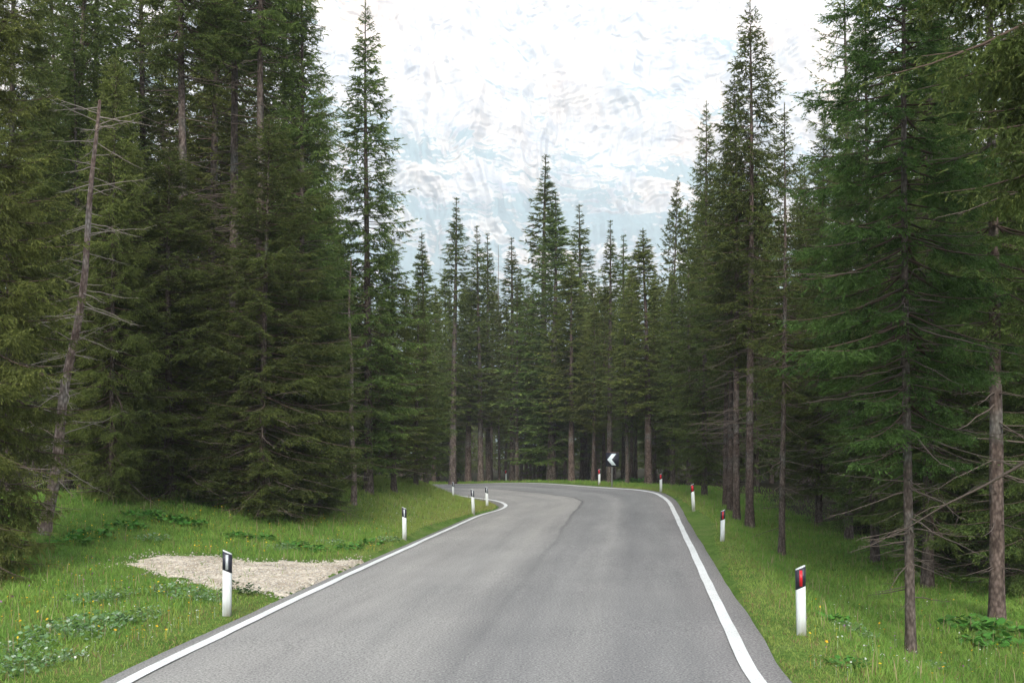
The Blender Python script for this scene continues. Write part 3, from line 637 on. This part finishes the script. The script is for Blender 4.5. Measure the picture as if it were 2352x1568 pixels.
# dead leaning tree at left
def snag(name, dx, Y, ytop, dxtop, r0, n, seed, label, Lmax, matn='dead_pale', gap=0, bow=.25):
    rg = np.random.default_rng(seed); x = (dx-CX)*Y/F; g = hz(x, Y); H = HC-(ytop-HY)*Y/F-g; sh = (dxtop-dx)*Y/F
    t = empty(name, (x, Y, g-.03)); tag(t, label, 'tree'); tm, P, s_ = trunk_mesh(H, r0, rg, lean=lambda s: sh*np.interp(s, [0, .15, .34, .46, .6, .75, 1], [0, .24, .47, .66, .81, .91, 1])+.03*np.sin(s*14), top=.999, mt='bark_pale')
    obj('trunk', tm, t); acc = Acc()
    for i in range(n):
        z = H*rg.uniform(.12, .99); p = np.array([np.interp(z, P[:, 2], P[:, 0]), np.interp(z, P[:, 2], P[:, 1]), z])
        yaw = rg.choice([0, math.pi])+rg.normal(0, .7); dead_branch(acc, p, yaw, Lmax*rg.uniform(.25, 1)**1.4*(1-.35*z/H), rg, rg.uniform(-.5, .45), r0=.012, twigs=11)
    v_, T_, _, _ = acc.get(); obj('dead_branches', mesh('dead_branches', v_, T_, [M[matn]]), t); return t
snag('dead_tree', 98, 20.5, 225, 218, .12, 120, 4, 'dead leaning tree with reddish bark and pale bare twigs on the left meadow', 1.9)
snag('dead_tree', 812, 33.5, 590, 806, .10, 26, 6, 'thin barkless dead snag standing before the pointed spruce', 1.0)
snag('dead_tree', 1147, 86, 560, 1143, .07, 70, 7, 'bare grey dead spire between the twin spires and the thin spruce', 1.0)
# ---------------------------------------------------------------- grass and herbs
rng = np.random.default_rng(77)
def blades(n, xr, yr, hscale=1.0):
    y = yr[0]+(yr[1]-yr[0])*rng.random(n)**1.5; x = rng.uniform(*xr, n); P = np.c_[x, y]
    dx = CX+x*F/y; P = P[(dx > -330) & (dx < 2680)]; side, d, ins, _ = locate(P); fo = forestness(P[:, 0], P[:, 1], side, d); gl = gravelness(P)
    ok = (~ins) & (d > .03) & (rng.random(len(P)) > fo*.93) & (rng.random(len(P)) < .014+.986*(1-ss(-.5, .12, gl))+.12*(1-ss(0, .7, gl))) & (d < 17)
    P, side, d, fo = P[ok], side[ok], d[ok], fo[ok]; n = len(P); z = height(P)
    pat = fbm(P[:, 0]*.6, P[:, 1]*.6, 3, 101); pat2 = fbm(P[:, 0]*2.2, P[:, 1]*2.2, 3, 105); verge = 1-ss(.2, 1.5, d+.5*(pat-.5))
    h = (.035+.13*rng.random(n)**1.3)*(1-.62*verge)*(.65+.7*pat2)*hscale; h *= 1+.4*ss(25, 60, P[:, 1]); wd = (.0045+.0045*rng.random(n))*(1+P[:, 1]/26)
    a = rng.uniform(0, 6.28, n); ln = h*rng.uniform(.15, .9, n); la = rng.uniform(0, 6.28, n)
    stalk = rng.random(n) < .006*(1-verge); h = np.where(stalk, rng.uniform(.18, .34, n), h*.86); ln = np.where(stalk, h*.15, ln)
    b0 = np.c_[P, z-.01]; sv = np.c_[np.cos(a), np.sin(a), np.zeros(n)]*wd[:, None]/2; lv = np.c_[np.cos(la), np.sin(la), np.zeros(n)]*ln[:, None]
    mid = b0+lv*.35+np.c_[np.zeros((n, 2)), h*.62]; tp_ = b0+lv+np.c_[np.zeros((n, 2)), h]
    V = np.stack([b0-sv, b0+sv, mid+sv*.7, mid-sv*.7, tp_], 1).reshape(-1, 3); T = (np.array([(0,1,2),(0,2,3),(3,2,4)])[None]+np.arange(n)[:, None, None]*5).reshape(-1, 3)
    A_ = np.array([.095, .225, .034]); B_ = np.array([.20, .32, .06]); Y_ = np.array([.29, .315, .09]); BR = np.array([.235, .165, .085])
    k = np.clip(pat2*1.3-.15+rng.normal(0, .2, n), 0, 1)[:, None]; col = A_*(1-k)+B_*k
    # the left bank and verge are yellower, the right hand meadow is a fresher green
    yl = np.clip(.55*verge+.5*ss(26, 34, P[:, 1])*(side < 0)+rng.normal(0, .15, n), 0, .9)[:, None]; col = col*(1-yl)+Y_*yl*.95
    br = (rng.random(n) < .05+.20*verge*ss(.45, .62, pat))[:, None]; col = np.where(br, BR*rng.uniform(.7, 1.2, (n, 1)), col)
    col = np.where(stalk[:, None], np.array([.34, .29, .16])*rng.uniform(.6, 1.1, (n, 1)), col)
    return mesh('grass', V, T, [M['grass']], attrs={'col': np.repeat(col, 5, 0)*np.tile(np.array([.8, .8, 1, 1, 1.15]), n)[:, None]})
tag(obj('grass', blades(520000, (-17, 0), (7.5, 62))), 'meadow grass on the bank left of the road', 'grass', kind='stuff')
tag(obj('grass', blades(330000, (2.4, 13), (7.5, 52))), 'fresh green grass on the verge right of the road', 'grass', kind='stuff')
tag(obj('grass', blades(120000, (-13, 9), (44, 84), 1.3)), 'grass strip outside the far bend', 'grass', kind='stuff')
# flowers
def flowers(name, n, boxes, cols, r, hh, label, clump=.35):
    Vs, Ts, Cs = [], [], []; o_ = 0
    for (x0, x1, y0, y1, frac) in boxes:
        m_ = int(n*frac); cc = np.array([px(rng.uniform(x0, x1), 1200, 1)[:1]*0 for _ in range(1)])
        for _ in range(m_):
            dy = rng.uniform(y0, y1); dx = rng.uniform(x0, x1)
            # walk outward until the ray through this direction meets the ground
            Y = F*HC/(dy-HY)
            for _k in range(6):
                X = (dx-CX)*Y/F; Y = F*(HC-hz(X, Y))/(dy-HY)*.5+Y*.5
            X = (dx-CX)*Y/F+rng.normal(0, clump*.3); sd3, d3, i3, _ = locate(np.array([[X, Y]]))
            if i3[0] or d3[0] < .3 or gravelness(np.array([[X, Y]]))[0] > 0: continue
            z = hz(X, Y)+hh*rng.uniform(.5, 1.1); rr = r*rng.uniform(.6, 1.3); k = 5; a = np.arange(k*2)*math.pi/k+rng.uniform(0, 6)
            rad = np.where(np.arange(k*2) % 2, rr*.55, rr); tx, ty = rng.normal(0, .45, 2)
            ring = np.c_[X+rad*np.cos(a), Y+rad*np.sin(a), z+rad*(np.cos(a)*tx+np.sin(a)*ty)]; ctr = np.array([[X, Y, z-.006]]); bt = np.array([[X-.003, Y, z-hh], [X+.003, Y, z-hh]])
            Vs.append(np.r_[ctr, ring, bt]); t = [(0, 1+i, 1+(i+1) % (2*k)) for i in range(2*k)]+[(2*k+1, 2*k+2, 0)]; Ts.append(np.array(t)+o_); o_ += 2*k+3
            c_ = np.array(cols[rng.integers(len(cols))]); Cs.append(np.r_[np.tile(c_, (2*k+1, 1)), np.tile((.08, .14, .03), (2, 1))])
    tag(obj(name, mesh(name, np.concatenate(Vs), np.concatenate(Ts), [M['petal']], attrs={'col': np.concatenate(Cs)})), label, 'flowers', kind='stuff')
flowers('yellow_flowers', 480, [(150, 900, 1160, 1275, .62), (0, 520, 1290, 1500, .28), (1850, 2330, 1330, 1560, .10)], [(.70, .50, .03), (.75, .42, .02)], .0165, .16, 'small yellow flowers dotted over the meadow', .3)
flowers('white_flowers', 420, [(820, 1090, 1145, 1230, .45), (100, 520, 1330, 1530, .35), (1880, 2300, 1340, 1560, .20)], [(.6, .62, .56), (.5, .55, .48)], .013, .15, 'tiny white flowers dotted over the meadow', .3)
flowers('purple_flowers', 90, [(0, 560, 1290, 1400, .7), (1880, 2250, 1400, 1560, .3)], [(.30, .12, .30), (.26, .09, .22)], .015, .2, 'small purple flowers among the grass', .3)
# broad leaved plants
def herb(n, sp_r, lr, cols, seed, hh=.12):
    rg = np.random.default_rng(seed); Vs, Ts, Cs = [], [], []; o_ = 0
    for _ in range(n):
        rr = sp_r*math.sqrt(rg.random()); a = rg.uniform(0, 6.28); c0 = np.array((rr*math.cos(a), rr*math.sin(a), hh*rg.uniform(.2, 1.6)*(1-.5*rr/sp_r))); l = lr*rg.uniform(.6, 1.25); ya = a+rg.normal(0, .8)
        f = np.array((math.cos(ya), math.sin(ya), rg.uniform(-.7, .9))); s_ = np.array((-math.sin(ya), math.cos(ya), rg.uniform(-.4, .4))); up = np.array((0, 0, 1.))
        k = 9; th = np.linspace(-2.75, 2.75, k); rad = l*(.72+.28*np.cos(th/1.1))*(1+rg.normal(0, .07, k)); ring = c0+np.outer(rad*np.cos(th), f)+np.outer(rad*np.sin(th), s_)+np.outer(np.abs(np.sin(th))*l*.18+rg.normal(0, .05*l, k), up)
        Vs.append(np.r_[[c0], ring, [c0*np.array((.3, .3, 0))-np.array((.004, 0, .03)), c0*np.array((.3, .3, 0))+np.array((.004, 0, -.03))]])
        Ts.append(np.array([(0, 1+i, 2+i) for i in range(k-1)]+[(k+1, k+2, 0)])+o_); o_ += k+3
        c_ = np.array(cols[rg.integers(len(cols))])*rg.uniform(.75, 1.2); Cs.append(np.tile(c_, (k+3, 1)))
    return np.concatenate(Vs), np.concatenate(Ts), np.concatenate(Cs)
pale = [(.13, .23, .10), (.20, .30, .17), (.10, .20, .06), (.34, .42, .31), (.09, .18, .05), (.12, .22, .08)]; fresh = [(.06, .19, .03), (.09, .24, .04), (.07, .16, .03)]; dk = [(.03, .07, .02), (.05, .09, .03)]
hp = {'pale': [herb(170, .50, .032, pale, s, .13) for s in (1, 2, 3)], 'fresh': [herb(70, .45, .07, fresh, s) for s in (4, 5, 6)], 'dark': [herb(60, .28, .04, dk, s, .22) for s in (7,)]}
hm = {k: [mesh('leaves', V, T, [M['herb']], attrs={'col': c_}) for V, T, c_ in v] for k, v in hp.items()}
def herb_at(kind, dx, dy, sc, label, group, i=0):
    Y = F*HC/(dy-HY)
    for _ in range(12): X = (dx-CX)*Y/F; Y = .5*Y+.5*F*(HC-hz(X, Y))/(dy-HY)
    X = (dx-CX)*Y/F; o = obj('leafy_plant', hm[kind][i % len(hm[kind])], None, (X, Y, hz(X, Y)+.01)); o.scale = (sc, sc, sc); o.rotation_euler = (0, 0, rs.uniform(0, 6.28)); tag(o, label, 'plant', group)
g1 = 'silvery broad leaved plants in the left meadow'
for i, (dx, dy, sc, lb) in enumerate([
 (160, 1462, 1.15, 'largest silvery broad leaved clump at lower left of the meadow'), (215, 1440, 1.0, 'silvery clump touching the largest one on its right'),
 (300, 1425, .8, 'silvery leaf clump at the right end of the lower left patch'), (345, 1410, .55, 'small silvery clump nearest the road in the lower left patch'),
 (205, 1382, .8, 'silvery clump of the middle patch, farthest from the road'), (270, 1368, .7, 'silvery clump in the middle patch below the gravel tip'),
 (400, 1362, .9, 'pale clump left of the near left marker post'), (450, 1372, .85, 'pale clump close to the left foot of the near left marker post'),
 (490, 1380, .6, 'small pale clump right at the near left marker post'), (55, 1500, .8, 'silvery clump cut near the lower left corner'),
 (30, 1545, .8, 'silvery clump in the very lower left corner'), (110, 1520, .7, 'silvery clump between the corner and the largest clump')]):
    herb_at('pale', dx, dy, sc, lb, g1, i)
for i, (dx, dy) in enumerate([(640, 1262), (680, 1255), (720, 1266), (760, 1250), (805, 1262), (850, 1250), (890, 1243), (600, 1240), (540, 1235), (350, 1240)]):
    herb_at('fresh' if i % 3 else 'pale', dx, dy, .8, 'leafy herb in the row of herbs between gravel and second left marker post', 'herbs along the gravel', i)
for i, (dx, dy) in enumerate([(210, 1180), (250, 1165), (290, 1190), (330, 1170), (380, 1195), (160, 1200), (430, 1205)]):
    herb_at('fresh', dx, dy, 1.0, 'fresh green herb in the shaded strip below the left thicket', 'herbs below the left thicket', i)
for i, (dx, dy, k, sc, lb) in enumerate([(1940, 1445, 'pale', .6, 'pale leaf clump right of the near red marker post'), (1975, 1462, 'pale', .5, 'small pale clump between red marker post and nearest trunk'),
 (1905, 1425, 'fresh', .6, 'green herb just right of the near red marker post'), (2140, 1530, 'pale', .5, 'pale clump right of the foot of the nearest right trunk'),
 (2230, 1440, 'fresh', 1.1, 'large green herb left of the thick trunk foot at far right'), (2290, 1455, 'fresh', 1.2, 'large green herb beneath the thick trunk at far right'),
 (2270, 1480, 'fresh', 1.0, 'large green herb nearest the viewer at far right'), (1950, 1530, 'fresh', .5, 'low green herb at the bottom of the right verge'),
 (548, 1366, 'dark', .8, 'dark green tuft right of the near left marker post'), (575, 1368, 'dark', .6, 'dark green tuft at the gravel corner'),
 (1440, 1111, 'fresh', 2.0, 'bushy green herb right below the chevron sign'), (1465, 1111, 'fresh', 2.0, 'bushy green herb right of the chevron sign post'), (1420, 1111, 'fresh', 1.6, 'bushy green herb at the foot of the chevron sign post')]):
    herb_at(k, dx, dy, sc, lb, 'herbs on the verges', i)
# ---------------------------------------------------------------- marker posts
def post_meshes(flip, wide=.034):
    w_, dp, H = .060, .038, .86; sl_ = -.055 if not flip else .055          # top slants by +-sl_ over the width
    sec = [(-w_, .012), (-w_*.92, -.022), (-w_*.55, -dp), (w_*.55, -dp), (w_*.92, -.022), (w_, .012), (w_*.6, dp), (-w_*.6, dp)]
    def prism(z0f, z1f, gsc=1.0, zb0=0):
        n = len(sec); V = [(x*gsc, y*gsc, z0f(x)) for x, y in sec]+[(x*gsc, y*gsc, z1f(x)) for x, y in sec]
        T = [];
        for i in range(n): j = (i+1) % n; T += [(i, j, n+j), (i, n+j, n+i)]
        for i in range(1, n-1): T += [(0, i+1, i), (n, n+i, n+i+1)]
        return np.array(V), np.array(T)
    top = lambda x: H+sl_*x/w_*.5; bandlo = lambda x: H-.255+sl_*x/w_*.5; bandhi = lambda x: H-.012+sl_*x/w_*.5
    V, T = prism(lambda x: -.25, top); bm_ = mesh('post_body', V, T, [M['white']])
    V, T = prism(bandlo, bandhi, 1.045); bb = mesh('black_band', V, T, [M['black']])
    zc = H-.135; hh = .098; yf = -dp*1.045-.004; Vr = np.array([(x, y, z) for y in (yf, yf+.012) for x, z in ((-wide/2, zc-hh), (wide/2, zc-hh), (wide/2, zc+hh), (-wide/2, zc+hh))])
    Tr = np.array([(0,1,2),(0,2,3),(5,4,7),(5,7,6),(4,0,3),(4,3,7),(1,5,6),(1,6,2),(3,2,6),(3,6,7),(4,5,1),(4,1,0)])
    return bm_, bb, (Vr, Tr)
for flip, col, lst, grp in ((False, 'pale', [
  (521, 1413, 13.1, 0, 'nearest white marker post on the left, beside the gravel lay-by'), (929, 1243, 27.2, .05, 'left marker post alone at mid distance, just past the gravel'),
  (1087.5, 1185, 36.2, .1, 'left marker post tilting slightly, before the inside of the bend'), (1119, 1163, 43.2, .15, 'left marker post at the very tip of the inside of the bend'),
  (1041, 1134, 57, .4, 'farthest left marker post, tiny, partly behind the bank')], 'marker posts with pale reflectors along the left edge'),
  (True, 'red', [(1841, 1457, 12.3, 0, 'nearest marker post with red reflector on the right verge'), (1659, 1242, 27, -.05, 'second red reflector post on the right, before the leaning trunk clump'),
  (1593, 1170, 34.5, -.1, 'third red reflector post on the right verge'), (1518, 1130, 46.5, -.2, 'red topped post at the outer corner of the bend'),
  (1376.5, 1113, 54, -.3, 'red topped post just left of the chevron sign'), (1162.5, 1106, 71.5, -.4, 'farthest red topped post, left across the far bend')], 'marker posts with red reflectors along the right edge')):
    for i, (dx, dy, Y, rz, lb) in enumerate(lst):
        body, band, (Vr, Tr) = post_meshes(flip, .034 if i < 2 or not flip else .07)
        Ys = np.linspace(Y*.8, Y*1.3, 160); XY = np.c_[(dx-CX)*Ys/F, Ys]; _, dq, iq, _ = locate(XY); zq = height(XY); rq = HC-(dy-HY)*Ys/F
        k_ = int(np.argmin(np.abs(zq-rq)+.02*np.abs(Ys-Y)/Y+10*((dq < .13)|iq))); sc_ = Ys[k_]/Y; Y = Ys[k_]; X = XY[k_, 0]; z = zq[k_]; zt = z
        (open('/tmp/posts.txt','a') if False else None); LOG.append(('post', dx, 'terrain', round(z, 2), 'photo', round(float(rq[k_]), 2), round(float(sc_), 2), 'loc', locate(np.array([[X, Y]]))[:3]))
        t = empty('marker_post', (X, Y, z-.02), rz-math.atan2(X, Y)*.6); t.scale = (sc_, sc_, sc_); t.rotation_euler[1] = R(rs.uniform(-2, 2)) if i != 2 else R(-3); tag(t, lb, 'marker post', grp)
        obj('post_body', body, t); obj('black_band', band, t); obj('reflector', mesh('reflector', Vr, Tr, [M[col]]), t)
# ---------------------------------------------------------------- chevron sign
X, Y = (1405.5-CX)*50.5/F, 50.5+2.2; X = (1405.5-CX)*Y/F; zb = HC-(1114-HY)*Y/F
t = empty('chevron_sign', (X, Y, zb), 0); tag(t, 'black square road sign with white chevron pointing left, on a thin post beyond the bend', 'road sign')
v_, T_ = tube([(0, 0, -.3), (0, 0, 1.0), (0, 0, 1.72)], [.03, .03, .03], 10); obj('sign_post', mesh('sign_post', v_, T_, [M['steel']], smooth=True), t)
bd = empty('tmp', (0, 0, 0)); bpy.data.objects.remove(bd)
def boxm(name, x0, x1, y0, y1, z0, z1, m_):
    V = [(x, y, z) for z in (z0, z1) for y in (y0, y1) for x in (x0, x1)]; Q = [(0,2,3,1),(4,5,7,6),(0,1,5,4),(2,6,7,3),(0,4,6,2),(1,3,7,5)]
    return mesh(name, V, Q, [m_])
sb = obj('sign_board', boxm('sign_board', -.33, .37, -.052, -.03, .99, 1.735, M['signblack']), t)
pts = [(-.25, 1.362), (.0, 1.665), (.235, 1.665), (-.01, 1.362), (.225, 1.06), (.0, 1.06)]
V = [(x, y, z) for y in (-.056, -.0535) for x, z in pts]
Qf = [(0, 5, 4, 3), (0, 3, 2, 1), (6, 9, 10, 11), (6, 7, 8, 9)]+[(i, (i+1) % 6, 6+(i+1) % 6, 6+i) for i in range(6)]
obj('chevron', mesh('chevron', V, Qf, [M['signwhite']]), sb); obj('sign_rim', boxm('sign_rim', -.335, .375, -.054, -.026, 1.736, 1.752, M['rust']), sb)
for rzv in (-.15,): t.rotation_euler = (0, 0, rzv)
# ---------------------------------------------------------------- haze
def haze(dens):
    m = bpy.data.materials.new('haze'); m.use_nodes = True; nt = m.node_tree; nt.nodes.remove(nt.nodes['Principled BSDF'])
    v = nt.nodes.new('ShaderNodeVolumePrincipled'); v.inputs['Color'].default_value = (.80, .90, 1, 1); v.inputs['Density'].default_value = dens; v.inputs['Anisotropy'].default_value = -.2
    nt.links.new(v.outputs[0], nt.nodes['Material Output'].inputs['Volume'])
    zlo = min(float(GZ.min()), -90)-1; zhi = float(MZ.max())+20
    o = obj('haze', boxm('haze', -6100, 6100, -6100, 6100, zlo, zhi, m)); tag(o, kind='stuff'); return o
haze(.00033)
